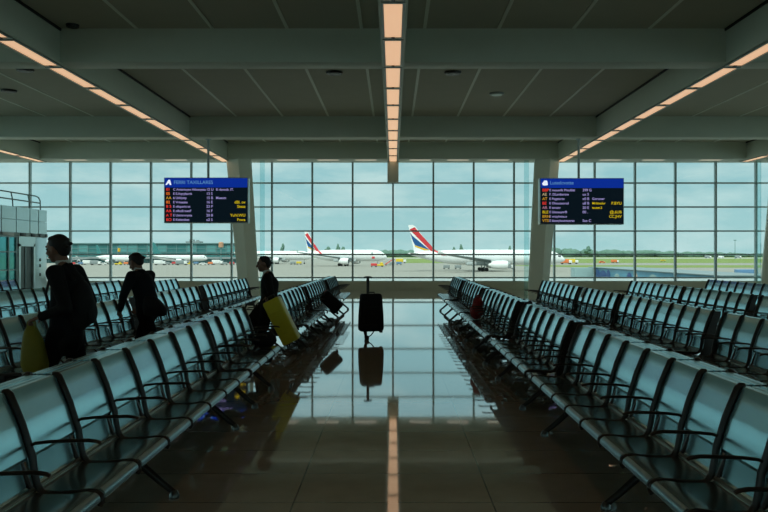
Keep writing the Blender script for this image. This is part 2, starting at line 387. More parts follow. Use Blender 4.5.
# ------------------------------------------------------------------ hanging flight boards
def text(s, size, m, parent, x, z, y, name, align='LEFT'):
    cu = bpy.data.curves.new('t', 'FONT'); cu.body = s; cu.size = size; cu.align_x = align; cu.align_y = 'CENTER'; cu.extrude = .002; cu.offset = .0016
    o = bpy.data.objects.new('tmp', cu); COL.objects.link(o)
    dg = bpy.context.evaluated_depsgraph_get(); me = bpy.data.meshes.new_from_object(o.evaluated_get(dg)); me.name = name
    bpy.data.objects.remove(o); bpy.data.curves.remove(cu)
    Mx = Matrix.Translation((x, y, z)) @ Matrix.Rotation(PI / 2, 4, 'X'); me.transform(Mx)
    me.materials.clear(); return link(name, me, m, parent)
S = 25.5 / F
def board(px0, px1, py0, py1, pole, label, header, logo, rows, ysr):
    x0 = (px0 - CX) * S; W = (px1 - px0) * S; z1 = CZ + (CY - py0) * S; H = (py1 - py0) * S
    t = thing('flight_information_board', label, 'information board', (x0 + W / 2, 25.5, z1 - H), 0, 'hanging flight boards')
    def lx(p): return (p - px0) * S - W / 2
    def lz(p): return (py1 - p) * S
    MB().box((-W / 2, 0, 0), (W / 2, .36, H), .012).build('housing', M_house, t)
    hh = 10 * S
    scn = MB().box((-W / 2 + .02, -.012, .025), (W / 2 - .02, 0.002, H - hh)).build('screen', M_screen, t)
    hd = MB().box((-W / 2 + .02, -.014, H - hh), (W / 2 - .02, 0.002, H - .02)).build('header', M_header, t)
    zp = ZB - (z1 - H)
    MB().cyl((lx(pole), .18, H - .01), (lx(pole), .18, zp), .042, 14).cyl((lx(pole), .18, zp - .03), (lx(pole), .18, zp), .1, 18).build('hanging_pole', M_mull, t)
    text(header, .165, E_head, hd, lx(px0 + 9.8), H - hh / 2, -.017, 'header_text')
    if logo == 'A':
        g = MB(); g.prism([(-.15, -.10), (-.02, .11), (.05, .11), (.11, -.10), (.03, -.10), (.02, -.04), (-.04, -.04), (-.075, -.10)], 'y', -.018, -.012)
    else:
        g = MB(); g.prism([(-.13, -.02), (-.02, .11), (.03, .09), (.06, .11), (.10, .06), (.12, -.08), (.05, -.10), (-.09, -.10)], 'y', -.018, -.012)
    lg = g.build('logo', E_white, hd); lg.location = (lx(px0 + 5), 0, H - hh / 2); lg.scale = (.8, 1, .85)
    for (tg, c, a, b, cc, d1, d2), py in zip(rows, ysr):
        z = lz(py)
        text(tg, .135, c, scn, lx(px0 + 2.2), z, -.015, 'status_text')
        text(a, .112, E_text, scn, lx(px0 + 9.2), z, -.015, 'destination_text')
        if b: text(b, .125, E_text, scn, lx(px0 + 42.4), z, -.015, 'time_text')
        if cc: text(cc, .112, d2 if d2 else E_text, scn, lx(px0 + 52), z, -.015, 'remark_text')
        if d1: text(d1, .135, E_yel, scn, lx(px1 - 2.5), z, -.015, 'gate_text', 'RIGHT')
yl = [189.6, 193.8, 198.0, 202.3, 206.6, 211.0, 215.4, 219.8]
board(164, 248, 177.5, 223, 207, 'blue and black flight board hanging in front of the left slanted column', 'FERRI TAXILLARES', 'A', [
    ('01', E_red, 'C Anterioyse Hthonyata', '12 U', 'Ei danosb. IT.', '', None), ('05', E_or, 'E E.Aqoylaxrit', '13 S', '', '', None),
    ('AA', E_amber, '6 Uthlysty', '15 B', 'Masastc', '', None), ('82', E_or, 'E Vrtsasats', '16 E', '', 'dBl. ov', None),
    ('B 5', E_red, 'E ofopsvicrat', '23 P', '', 'Steaz', None), ('AA', E_red, 'E ofboB tuetF', '16 F', '', '', None),
    ('A T', E_red, 'E Ustmrvrysta', '20 B', '', 'YuN.WU', None), ('BO', E_red, 'E Kttitotlset', 'u2 S', '', 'Fnwa', None)], yl)
yr = [190.3, 194.5, 198.9, 203.4, 207.8, 212.2, 216.6, 220.8]
board(540, 624, 178, 224.5, 580, 'blue and black flight board hanging in front of the right slanted column', 'Lutetlcvotte', 'H', [
    ('BBP', E_red, 'E mousvfit Phtulblti', '399 G', '', '', None), ('AE', E_tan, 'F. DLartbertre', 'ux 5', '', '', None),
    ('AT', E_amber, 'E Pogstsrto', 'x0 B', 'Gorumer', '', None), ('BE', E_red, 'E Ohouosorsd', 'u8 B', 'Mrbbedur', 'P.BYU', E_yel),
    ('AR', E_lil, 'E tsrsstv', '20 E', 'tsutet.5', '', E_yel), ('BLE', E_yel, 'E Uttnsuytrffi', '00 .', '', '@.6UB', None),
    ('BRN', E_amber, 'E vrtsylvtns.o', '', '', 'CC.JHV', None), ('VTS', E_amber, 'E kknnyloutrectrsx', 'Sso C', '', '', None)], yr)

# ------------------------------------------------------------------ benches
CACHE = {}
FRONT = [(.0, .904), (.029, .835), (.056, .772), (.064, .755), (.083, .69), (.107, .615)]
def backrest_mesh(wd):
    k = ('b', round(wd, 3))
    if k in CACHE: return CACHE[k]
    mb = MB()
    fr = [(-.072, .910), (-.046, .910), (-.043, .904), (-.037, .904), (-.034, .910), (-.006, .910)] + FRONT + [(.103, .598), (.066, .600)]
    bk = [(.062, .63), (.03, .70), (-.02, .80), (-.068, .87), (-.074, .90)]
    mb.prism(fr + bk, 'y', -wd / 2, wd / 2)
    # recessed lower shell running down to the seat
    lo = [(.076, .605), (.088, .54), (.105, .475), (.138, .452), (.138, .442), (.090, .455), (.074, .53), (.070, .605)]
    mb.prism(lo, 'y', -wd / 2 + .008, wd / 2 - .008)
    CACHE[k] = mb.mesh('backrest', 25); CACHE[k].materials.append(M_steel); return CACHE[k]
def seat_mesh(wd):
    k = ('s', round(wd, 3))
    if k in CACHE: return CACHE[k]
    top = [(.135, .452), (.20, .444), (.30, .446), (.38, .456), (.41, .452), (.430, .436), (.440, .405)]
    bot = [(.430, .403), (.420, .430), (.39, .440), (.30, .432), (.20, .430), (.135, .438)]
    mb = MB().prism(top + bot, 'y', -wd / 2, wd / 2)
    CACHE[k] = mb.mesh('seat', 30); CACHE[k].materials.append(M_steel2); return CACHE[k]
def lip_mesh(wd):
    k = ('e', round(wd, 3))
    if k not in CACHE:
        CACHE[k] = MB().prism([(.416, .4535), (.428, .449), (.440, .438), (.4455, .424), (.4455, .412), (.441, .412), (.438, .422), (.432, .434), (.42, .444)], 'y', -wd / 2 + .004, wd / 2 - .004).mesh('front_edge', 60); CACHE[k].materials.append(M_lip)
    return CACHE[k]
def frame_mesh():
    if 'f' in CACHE: return CACHE['f']
    p = [(.430, .385), (.440, .405), (.438, .430), (.42, .444), (.37, .447), (.28, .438), (.20, .435), (.165, .444), (.14, .478), (.126, .54), (.116, .615), (.092, .69), (.070, .762), (.040, .835), (.013, .898), (.0, .908), (-.02, .909)]
    mb = MB().tube([(a, 0, b) for a, b in p], [.014] * 7 + [.0155, .017] + [.018] * (len(p) - 10) + [.014], 8, 1., 1.1)
    mb.tube([(-.06, 0, .900), (-.058, 0, .86), (-.015, 0, .78), (.03, 0, .68), (.07, 0, .56), (.12, 0, .44), (.16, 0, .40)], .011, 6)
    CACHE['f'] = mb.mesh('side_frame', 50); CACHE['f'].materials.append(M_frame); return CACHE['f']
def arm_mesh():
    if 'a' in CACHE: return CACHE['a']
    p = [(.10, .655), (.13, .672), (.20, .68), (.30, .684), (.38, .686), (.42, .680), (.435, .672)]
    CACHE['a'] = MB().tube([(a, 0, b) for a, b in p], [.009, .010, .0105, .011, .0115, .011, .009], 8, .8, 1.15).mesh('armrest', 50)
    CACHE['a'].materials.append(M_frame); return CACHE['a']
def leg_mesh(double):
    k = ('l', double)
    if k in CACHE: return CACHE[k]
    mb = MB(); bu = -.0775 if double else .2; bz = .33
    f2 = -.155 - .40 if double else .0
    for fu in (.40, f2):
        mb.tube([(bu, 0, bz), (bu + (fu - bu) * .45, 0, bz - .07), (bu + (fu - bu) * .85, 0, .09), (fu, 0, .035)], [.034, .028, .023, .02], 10, 1., .8)
    mb.prism([(bu - .11, .37), (bu + .15, .37), (bu + .14, .33), (bu + .07, .23), (bu - .05, .23), (bu - .12, .33)], 'y', -.03, .03)
    CACHE[k] = mb.mesh('leg', 50); CACHE[k].materials.append(M_frame); return CACHE[k]
def end_mesh():
    if 'en' not in CACHE:
        CACHE['en'] = MB().prism([(.150, .40), (.150, .452), (.120, .50), (.108, .60), (.080, .69), (.054, .762), (.024, .835), (-.002, .905), (-.074, .908), (-.07, .86), (-.03, .76), (.0, .60), (.01, .40)], 'y', -.006, .006).mesh('end_panel', 40); CACHE['en'].materials.append(M_frame)
    return CACHE['en']
def cross_mesh(double):
    k = ('c', double)
    if k not in CACHE:
        CACHE[k] = MB().box((-.455 if double else .02, -.018, .365), (.30, .018, .39), .004).mesh('cross_arm', 40); CACHE[k].materials.append(M_beamtube)
    return CACHE[k]
def foot_mesh():
    if 'ft' in CACHE: return CACHE['ft']
    CACHE['ft'] = MB().tube([(0, 0, 0), (0, 0, .018), (0, 0, .045), (0, 0, .05)], [.032, .034, .022, .016], 14).mesh('foot', 40)
    CACHE['ft'].materials.append(M_chrome); return CACHE['ft']
def bench(side, X, d0, d1, n, label, group, double=False):
    p = (d1 - d0) / n; Ln = d1 - d0
    t = thing('tandem_bench', label, 'bench', (-X if side < 0 else X, d0 if side < 0 else d1, 0), 0 if side < 0 else PI, group)
    wd = p - .050
    def put(me, y, rear=False, nm=None, par=None, x=0., z=0.):
        o = link(me.name.split('.')[0], me, None, par or t)
        if rear: o.location = (-.155 - x, y, z); o.rotation_euler = (0, 0, PI)
        else: o.location = (x, y, z)
        return o
    for r in ((False, True) if double else (False,)):
        for k in range(n):
            se = put(seat_mesh(wd), (k + .5) * p, r); link('front_edge', lip_mesh(wd), None, se); put(backrest_mesh(wd), (k + .5) * p, r)
        for y in (-.008, Ln + .008): put(end_mesh(), y, r)  # black plates added to darken the gaps at the bench ends
        for k in range(n + 1):
            y = min(max(k * p, .02), Ln - .02)
            put(frame_mesh(), y, r); put(arm_mesh(), y, r)
        s = -1 if r else 1; o = -.155 if r else 0
        xa, xb = sorted((o + s * .118, o + s * .137))
        MB().box((xa, .01, .455), (xb, Ln - .01, .468)).build('seat_rail', M_rail, t)
        xa, xb = sorted((o + s * .24, o + s * .29))
        MB().box((xa, .0, .385), (xb, Ln, .43), .006).build('support_rail', M_beamtube, t)
    bu = -.0775 if double else .2
    MB().box((bu - .04, 0, .33), (bu + .04, Ln, .39), .008).build('beam', M_beamtube, t)
    for k in range(n + 1):
        y = min(max(k * p, .03), Ln - .03)
        put(cross_mesh(double), y)
    nl = max(2, round(Ln / 1.9) + (0 if n < 5 else 1)) if n > 3 else 2
    for k in range(nl):
        y = p * .9 + (Ln - 1.8 * p) * k / (nl - 1)
        lg = put(leg_mesh(double), y)
        for fu in ((.40, -.555) if double else (.40, .0)):
            put(foot_mesh(), 0, par=lg, x=fu)
    return t
GA, GB, GC = 'benches along the left of the aisle', 'benches in the second row left of the aisle', 'benches in the rows further left'
HA, HB, HC = 'benches along the right of the aisle', 'benches in the second row right of the aisle', 'benches in the rows further right'
BL = [
 (-1, 1.79, 2.44, 7.05, 9, 'long steel bench along the left of the aisle, nearest the camera', GA, True),
 (-1, 1.79, 7.10, 8.95, 4, 'short four-seat steel bench left of the aisle, before the man with the yellow suitcase', GA, True),
 (-1, 1.76, 11.6, 14.42, 6, 'steel bench left of the aisle, just beyond the yellow suitcase', GA, True),
 (-1, 1.73, 14.66, 18.4, 8, 'steel bench left of the aisle with the tilted black suitcase on it', GA, True),
 (-1, 1.66, 18.5, 21.3, 6, 'last steel bench left of the aisle, closest to the window', GA, True),
 (1, 1.69, 2.3, 6.75, 10, 'long steel bench along the right of the aisle, nearest the camera', HA, True),
 (1, 1.69, 7.05, 9.56, 6, 'six-seat steel bench right of the aisle, second from the camera', HA, True),
 (1, 1.69, 10.05, 13.7, 8, 'steel bench right of the aisle with the dark red bag on it', HA, True),
 (1, 1.69, 14.1, 17.45, 7, 'steel bench right of the aisle, just beyond the dark red bag', HA, True),
 (1, 1.69, 18.1, 20.75, 5, 'last steel bench right of the aisle, closest to the window', HA, True),
 (-1, 3.85, 6.85, 10.75, 9, 'steel bench in the second left row, behind the man with the olive bag', GB),
 (-1, 3.85, 11.1, 14.6, 8, 'steel bench in the second left row, just beyond the bending man', GB),
 (-1, 3.85, 15.05, 19.5, 10, 'ten-seat steel bench in the second left row, beside the left slanted column', GB),
 (1, 3.6, 5.2, 8.11, 7, 'steel bench in the second right row, cut by the right edge of the picture', HB),
 (1, 3.6, 8.38, 11.7, 8, 'eight-seat steel bench in the second right row, second from the camera', HB),
 (1, 3.6, 11.87, 14.25, 6, 'six-seat steel bench in the second right row, with the white notice', HB),
 (1, 3.6, 14.4, 17.95, 8, 'steel bench in the second right row, beside the right slanted column', HB),
 (-1, 6.6, 11.9, 14.98, 7, 'steel bench in the third left row, in front of the white kiosk', GC),
 (-1, 6.6, 15.2, 18.0, 6, 'six-seat steel bench seen between the two men in the left rows', GC),
 (-1, 5.55, 16.9, 19.1, 5, 'short steel bench behind the bending man, near the window', GC),
 (-1, 9.5, 16.4, 18.8, 6, 'outermost left steel bench, right beside the white kiosk', GC),
 (1, 5.65, 9.75, 11.45, 4, 'short steel bench in the third right row at the right picture edge', HC),
 (1, 5.65, 11.73, 14.45, 7, 'seven-seat steel bench in the third right row, middle of the row', HC),
 (1, 5.65, 14.5, 17.7, 8, 'eight-seat steel bench in the third right row, nearest the window', HC),
 (1, 7.9, 15.5, 18.7, 8, 'outermost right steel bench, close under the window ledge', HC),
]
for b in BL: bench(*b)

# ------------------------------------------------------------------ kiosk at the left
k = thing('kiosk', 'white panelled kiosk with teal glass and roof railing at the left window', 'kiosk', (-12.04, 20, 0))
def kd(px): return 12.04 * F / (CX - px) - 20           # local y on the side wall
def kz(py, px): return CZ - (py - CY) * (kd(px) + 20) / F
MB().box((-4.5, 0, 0), (-.06, 5.99, 3.04), .02).build('body', M_kiosk, k)
pn = MB()
for (a, b) in ((0, 1.45), (1.5, 2.95), (3.0, 3.85), (3.9, 4.75), (4.8, 5.35), (5.4, 5.98)):
    for z0, z1 in ((2.24, 2.64), (2.66, 3.06)):
        pn.box((-.06, a, z0), (0, b, z1))
pn.build('upper_panels', M_kiosk, k)
MB().box((-.06, 0, 2.12), (.03, 5.99, 2.24), .01).build('fascia', M_kiosk2, k)
gl = MB().box((-.05, .05, .1), (-.01, kd(15.5), 2.1)).build('glazing', M_kglass, k)
gf = MB()
for y in (.05, 1.3, 2.55, kd(8), kd(16)): gf.box((-.05, y - .03, .05), (.03, y + .03, 2.12))
for z in (.08, 1.05, 1.62, 2.1): gf.box((-.05, .02, z - .02), (.025, kd(16), z + .02))
gf.build('glazing_bars', M_railing, gl)
MB().box((-.06, kd(34.5), 0), (0, 5.98, 2.12), .01).build('wall_panel', M_kiosk, k)
dr = MB().box((-.05, kd(20), .02), (-.03, kd(33), 1.80)).build('door', M_kdoor, k)
fd = MB()
fd.box((-.06, kd(18), 0), (.03, kd(20), 1.88)).box((-.06, kd(33), 0), (.03, kd(34.5), 1.88)).box((-.06, kd(18), 1.80), (.03, kd(34.5), 2.12))
fd.build('door_frame', M_kiosk, k)
MB().box((-.03, kd(26) - .02, .02), (-.01, kd(26) + .02, 1.80)).build('door_leaf_joint', M_railing, dr)
rl = MB()
for z in (3.30, 3.52):
    rl.tube([(-.12, -.5, z), (-.12, 5.4, z), (-.12, 5.62, z - .03), (-.12, 5.74, z - .14), (-.12, 5.76, 3.03)] if z > 3.4 else [(-.12, -.5, z), (-.12, 5.7, z)], .022, 8)
for y in (.4, 1.6, 2.8, 3.9, 5.0): rl.tube([(-.12, y, 3.03), (-.12, y - .03, 3.3), (-.12, y - .12, 3.52)], .02, 8)
rl.build('roof_railing', M_railing, k)
for px, m, ww in ((22, M_icon, .36), (32, M_icon, .28), (39, M_icon, .12), (45, M_icon, .14), (7, M_iconw, .7)):
    MB().box((0.03, kd(px) - ww / 2, 2.125), (.05, kd(px) + ww / 2, 2.235), .006).build('sign_plate', m, k)
for z in (1.3, 1.1, .8): MB().box((0, kd(40) - .04, z), (.02, kd(40) + .04, z + .1), .004).build('switch_plate', M_icon, k)

# ------------------------------------------------------------------ luggage
def rounded(mb, sx, sy, z0, z1, flare=0., r=.06): mb.box((-sx / 2, -sy / 2, z0), (sx / 2, sy / 2, z1), r, 4); return mb
def wheel(t, x, y, r=.03, w=.025, ax=(1, 0, 0)):
    a = Vector(ax) * w / 2; c = Vector((x, y, r)); MB().cyl(c - a, c + a, r, 18).build('wheel', M_tyre, t)
s = thing('trolley_suitcase', 'black trolley suitcase standing alone in the middle of the aisle', 'suitcase', (-.40, 13.55, 0), math.radians(18))
z0, z1 = .155, .83
secs = []
for z, f in ((z0, .86), (z0 + .025, .97), (z0 + .07, 1.0), (z0 + .3, .97), (z1 - .08, .87), (z1 - .03, .84), (z1, .74)):
    a, b = .225 * f, .125 * (f * .6 + .4); n = 28; q = []
    for i in range(n):
        th = 2 * PI * i / n; cth, sth = math.cos(th), math.sin(th)
        q.append((a * math.copysign(abs(cth) ** .35, cth), b * math.copysign(abs(sth) ** .35, sth), z))
    secs.append(q)
MB().loft(secs).build('shell', M_black, s, 50)
MB().box((-.17, -.145, .28), (.17, -.115, .60), .014).build('front_pocket', M_black, s)
h = MB()
for x in (-.045, -.018): h.cyl((x, .09, z1 - .02), (x, .09, 1.12), .013, 10)
h.build('telescopic_tubes', M_blackplas, s)
MB().tube([(-.105, .09, 1.115), (-.08, .09, 1.13), (.01, .09, 1.13), (.04, .09, 1.115)], .016, 10).build('pull_handle', M_blackplas, s)
MB().tube([(-.07, 0, z1 - .005), (-.06, 0, z1 + .025), (.06, 0, z1 + .025), (.07, 0, z1 - .005)], .012, 8).build('carry_handle', M_blackplas, s)
MB().tube([(-.11, 0, z0 + .03), (-.10, 0, .09), (-.075, .0, .05)], [.04, .028, .02], 10).tube([(.08, 0, z0 + .02), (.0, 0, .075), (-.07, 0, .035)], .010, 8).build('wheel_bracket', M_blackplas, s)
for y in (-.07, .07):
    wheel(s, -.08, y, .038, .03)
MB().cyl((-.08, -.085, .038), (-.08, .085, .038), .010, 10).build('axle', M_blackplas, s)
MB().box((.14, -.09, z0 - .03), (.2, -.03, z0 + .03), .012).build('corner_stud', M_blackplas, s)

# tilted black case lying over the front edge of a left bench
b = thing('suitcase', 'black suitcase tipped over on the left bench beyond the yellow one', 'suitcase', (-1.225, 14.80, .605), 0, None, (0, math.radians(43), math.radians(6)))
MB().box((-.22, -.16, -.125), (.22, .16, .125), .045, 4).build('shell', M_black, b, 50)
MB().box((-.16, -.19, -.09), (.16, -.155, .08), .014).build('front_pocket', M_black, b)
MB().tube([(-.22, -.07, -.02), (-.25, -.06, -.02), (-.25, .06, -.02), (-.22, .07, -.02)], .012, 8).build('carry_handle', M_blackplas, b)
MB().box((-.235, -.05, .03), (-.215, .05, .11), .008).build('luggage_tag', M_redtag, b)
for y in (-.11, .11): MB().cyl((.235, y - .012, -.08), (.235, y + .012, -.08), .026, 14).build('wheel', M_tyre, b)

# small black bag on the end seat
b = thing('handbag', 'small black bag on the end seat in front of the yellow suitcase', 'bag', (-1.50, 8.72, .458), math.radians(10))
mb = MB(); mb.ell((0, 0, .085), (.145, .12, .085)).ell((.04, 0, .10), (.10, .10, .085)); remeshed(mb, 'bag_body', M_black, b, .01)
MB().tube([(-.09, 0, .15), (-.07, 0, .21), (.05, 0, .22), (.09, 0, .165)], .009, 8).build('handle', M_blackplas, b)

# dark red bag on the right bench
b = thing('backpack', 'dark red bag slumped on the right bench seats', 'bag', (1.41, 12.56, .457), math.radians(25))
mb = MB(); mb.ell((0, 0, .14), (.115, .12, .14)).ell((.03, .02, .27), (.085, .09, .10)).ell((-.05, -.05, .10), (.09, .09, .10)).ell((.05, .03, .33), (.05, .06, .05)); remeshed(mb, 'bag_body', M_red, b, .01, 4)
mb = MB(); mb.ell((-.05, -.10, .12), (.075, .045, .08)); remeshed(mb, 'front_pocket', M_red, b, .008, 4)
MB().tube([(.0, .02, .34), (.02, .02, .40), (.06, .02, .40), (.08, .02, .34)], .010, 8).build('carry_loop', M_red, b)
MB().tube([(-.10, -.07, .22), (-.14, -.10, .12), (-.09, -.10, .015)], .012, 6).build('strap', M_red, b)

# white notice on a right bench
b = thing('paper_notice', 'white paper notice taped to a seat back in the second right row', 'notice', (3.575, 13.98, .72))
MB().box((-.062, -.05, .0), (-.056, .06, .2), M=Matrix.Rotation(math.radians(21), 4, 'Y')).build('sheet', M_paper, b)
MB().box((-.063, -.02, .17), (-.0615, .03, .19), M=Matrix.Rotation(math.radians(21), 4, 'Y')).build('tape', M_ledge, b)

# ------------------------------------------------------------------ people
def lerp(a, b, t): return Vector(a) * (1 - t) + Vector(b) * t
def hand(mb, wrist, direction, palm_n, s=1.):
    d = Vector(direction).normalized(); n = Vector(palm_n); n = (n - d * n.dot(d)).normalized(); sd = d.cross(n)
    w0 = Vector(wrist); pe = w0 + d * .085 * s
    for o in (-.028, -.009, .01, .028): mb.cap(w0 + sd * o * .6 * s, pe + sd * o * s, .015 * s, .0125 * s, n=10)
    for o, ln in ((-.030, .068), (-.0105, .078), (.0095, .072), (.029, .056)):
        a = pe + sd * o * s; b1 = a + (d * .8 + n * .6) * ln * .5 * s; c1 = b1 + (n * .95 - d * .15) * ln * .36 * s; e1 = c1 + (-d * .75 + n * .45) * ln * .28 * s
        mb.cap(a, b1, .0095 * s, .0088 * s, n=8).cap(b1, c1, .0088 * s, .008 * s, n=8).cap(c1, e1, .008 * s, .007 * s, n=8)
    a = w0 + d * .02 * s - sd * .022 * s; b1 = a + (d * .45 - sd * .55 + n * .5) * .042 * s; c1 = b1 + (d * .5 + n * .8 + sd * .2) * .032 * s
    mb.cap(a, b1, .013 * s, .0105 * s, n=8).cap(b1, c1, .0105 * s, .008 * s, n=8)
def person(label, loc, rz, J, suit, sk=1., coat_len=.12):
    """J: joints in local metres, facing +x, left side +y"""
    t = thing('person', label, 'person', loc, rz)
    V = {k: Vector(v) for k, v in J.items()}
    hc = V['head']; hd = V['face'].normalized()
    up = (hc - V['neck']).normalized(); sd = up.cross(hd).normalized(); up2 = hd.cross(sd).normalized()
    Mh = Matrix((( hd.x, sd.x, up2.x, hc.x), (hd.y, sd.y, up2.y, hc.y), (hd.z, sd.z, up2.z, hc.z), (0, 0, 0, 1)))
    def H(x, y, z): return Mh @ Vector((x * sk, y * sk, z * sk))
    R3 = Mh.to_3x3().to_4x4()
    # ---- body, one continuous surface
    mb = MB()
    mb.ell(H(-.012, 0, .025), (.098 * sk, .076 * sk, .098 * sk), R3)
    mb.ell(H(.022, 0, -.035), (.066 * sk, .058 * sk, .085 * sk), R3)
    mb.cap(H(.055, 0, -.09), H(.035, 0, -.085), .026 * sk, .034 * sk)
    mb.cap(H(.085, 0, .012), H(.106, 0, -.03), .009 * sk, .016 * sk, n=8)
    mb.cap(H(.084, -.03, .030), H(.084, .03, .030), .012 * sk, .012 * sk, n=8)
    mb.cap(H(.083, -.018, -.066), H(.083, .018, -.066), .010 * sk, .010 * sk, n=8)
    for q in (-1, 1):
        mb.ell(H(-.005, q * .078, -.005), (.022 * sk, .010 * sk, .034 * sk), R3)
        mb.cap(H(.05, q * .045, -.03), H(.03, q * .05, -.05), .026 * sk, .026 * sk, n=8)
    mb.cap(V['neck'], H(-.02, 0, -.05), .056 * sk, .052 * sk)
    mb.cap(V['chest'], V['neck'], .09 * sk, .06 * sk, 1.2)
    mb.cap(V['waist'], V['chest'], .105 * sk, .12 * sk, 1.3); mb.cap(V['pelvis'], V['waist'], .115 * sk, .105 * sk, 1.3)
    for q in 'LR':
        mb.cap(lerp(V['chest'], V['neck'], .6), V['sh' + q], .06 * sk, .058 * sk)
        mb.cap(V['sh' + q], V['el' + q], .052 * sk, .04 * sk); mb.cap(V['el' + q], V['wr' + q], .04 * sk, .026 * sk)
        hand(mb, V['wr' + q], V['wr' + q] - V['el' + q] if ('hd' + q) not in V else V['hd' + q], V.get('pn' + q, Vector((0, -1 if q == 'L' else 1, 0))), sk)
        mb.cap(V['pelvis'], V['hip' + q], .09 * sk, .09 * sk)
        mb.cap(V['hip' + q], V['kn' + q], .085 * sk, .055 * sk); mb.cap(V['kn' + q], V['an' + q], .055 * sk, .036 * sk)
        mb.cap(V['an' + q], V['to' + q], .036 * sk, .03 * sk)
    remeshed(mb, 'body', M_skin, t, .0065, 4)
    # ---- hair
    mb = MB()
    mb.ell(H(-.026, 0, .040), (.096 * sk, .082 * sk, .092 * sk), R3); mb.ell(H(-.065, 0, .0), (.055 * sk, .072 * sk, .075 * sk), R3)
    mb.ell(H(.012, .006, .094), (.05 * sk, .06 * sk, .028 * sk), R3)
    for q in range(9): mb.ell(H(.018 - .018 * q + R.uniform(-.01, .01), R.uniform(-.045, .045), .112 - .0016 * q * q), (.028 * sk, .026 * sk, .016 * sk), R3, 10, 6)
    hr = remeshed(mb, 'hair', M_hair, t, .007, 2)
    for q in (-1, 1): MB().ell(H(.080, q * .031, .006), (.010 * sk,) * 3, None, 10, 8).build('eye', M_eye, t)
    # ---- shirt collar
    mb = MB(); nb = V['neck']; nu = (H(0, 0, -.05) - nb).normalized()
    mb.cap(nb - nu * .05 * sk, nb + nu * .030 * sk, .067 * sk, .061 * sk); mb.cap(lerp(V['chest'], V['neck'], .5) + Vector((.085, 0, 0)) * sk, nb + Vector((.045, 0, -.01)) * sk, .035 * sk, .03 * sk)
    remeshed(mb, 'shirt', M_shirt, t, .008, 3)
    # ---- jacket
    mb = MB()
    top = lerp(V['chest'], V['neck'], .80)
    mb.cap(V['chest'], top + Vector((-.02, 0, 0)), .135 * sk, .070 * sk, 1.25); mb.cap(V['waist'], V['chest'], .128 * sk, .142 * sk, 1.28)
    hem = V['pelvis'] + Vector((-.01, 0, -coat_len)) * sk
    mb.cap(hem, V['waist'], .135 * sk, .13 * sk, 1.3)
    for q in 'LR':
        mb.cap(lerp(V['chest'], V['neck'], .55), V['sh' + q], .075 * sk, .074 * sk)
        mb.cap(V['sh' + q], lerp(V['sh' + q], V['el' + q], .5), .074 * sk, .066 * sk); mb.cap(lerp(V['sh' + q], V['el' + q], .5), V['el' + q], .066 * sk, .056 * sk)
        mb.cap(V['el' + q], lerp(V['el' + q], V['wr' + q], .93), .056 * sk, .041 * sk)
    jk = remeshed(mb, 'jacket', suit, t, .009, 5)
    mb = MB()
    for q in (-1, 1):
        mb.tube([V['neck'] + Vector((-.055, q * .045, .015)) * sk, V['neck'] + Vector((.03, q * .075, -.02)) * sk, V['chest'] + Vector((.135, q * .05, .04)) * sk], [.018 * sk, .02 * sk, .01 * sk], 8, 1., .5)
    mb.build('lapel', suit, jk)
    # ---- trousers and shoes
    mb = MB(); mb.cap(V['pelvis'] + Vector((0, 0, .06)), V['pelvis'], .118 * sk, .122 * sk, 1.3)
    for q in 'LR':
        mb.cap(V['pelvis'], V['hip' + q], .105 * sk, .102 * sk)
        mb.cap(V['hip' + q], V['kn' + q], .102 * sk, .078 * sk); mb.cap(V['kn' + q], V['an' + q] + Vector((0, 0, .0)), .076 * sk, .066 * sk)
    remeshed(mb, 'trousers', M_trouser, t, .009, 5)
    for q in 'LR':
        mb = MB(); a = V['an' + q]; b_ = V['to' + q]; dd = (b_ - a); dd.z = 0; dd.normalize()
        mb.cap(a - dd * .02 * sk + Vector((0, 0, -.02)), b_, .045 * sk, .036 * sk); mb.cap(b_ - dd * .02, b_ + dd * .055 * sk, .038 * sk, .030 * sk)
        remeshed(mb, 'shoe', M_shoe, t, .008, 3)
    return t
def soft_bag(t, m, secs, name='bag_body'):
    out = []
    for (cx, cy, z, a, b) in secs:
        out.append([(cx + a * math.copysign(abs(math.cos(2 * PI * i / 24)) ** .6, math.cos(2 * PI * i / 24)), cy + b * math.copysign(abs(math.sin(2 * PI * i / 24)) ** .6, math.sin(2 * PI * i / 24)), z) for i in range(24)])
    return MB().loft(out).build(name, m, t, 60)

# man with olive bag (faces left): local +x is world -x, local +y is world -y (towards the camera)
d1 = 6.62; P1 = Vector((-2.915, d1, 0))
J1 = dict(pelvis=(-.01, 0, .90), waist=(-.02, 0, 1.04), chest=(-.04, 0, 1.27), neck=(.0, 0, 1.445), head=(.06, -.0, 1.595), face=(.96, -.22, -.10),
          shL=(.0, .185, 1.385), elL=(-.13, .25, 1.09), wrL=(.11, .21, 1.01), shR=(-.03, -.185, 1.385), elR=(-.14, -.24, 1.12), wrR=(.02, -.22, .93),
          hipL=(.0, .09, .86), knL=(.15, .09, .47), anL=(.08, .09, .09), toL=(.21, .09, .035), hipR=(-.02, -.09, .86), knR=(-.10, -.09, .48), anR=(-.30, -.09, .13), toR=(-.20, -.09, .045),
          hdL=(1, -.05, -.35), pnL=(0, -.2, -1))
p1 = person('man in black suit striding left past the white kiosk, carrying an olive bag', P1, PI, J1, M_suit)
b = thing('tote_bag', 'olive yellow soft bag hanging from the hand of the nearest man', 'bag', (P1.x - .185, d1 - .215, .535))
soft_bag(b, M_olive, [(.035, 0, 0, .06, .04), (.035, 0, .01, .095, .065), (.03, 0, .07, .108, .08), (.02, 0, .18, .095, .08), (.01, 0, .28, .075, .07), (0, 0, .35, .055, .05), (0, 0, .39, .04, .025), (0, 0, .40, .03, .015)])
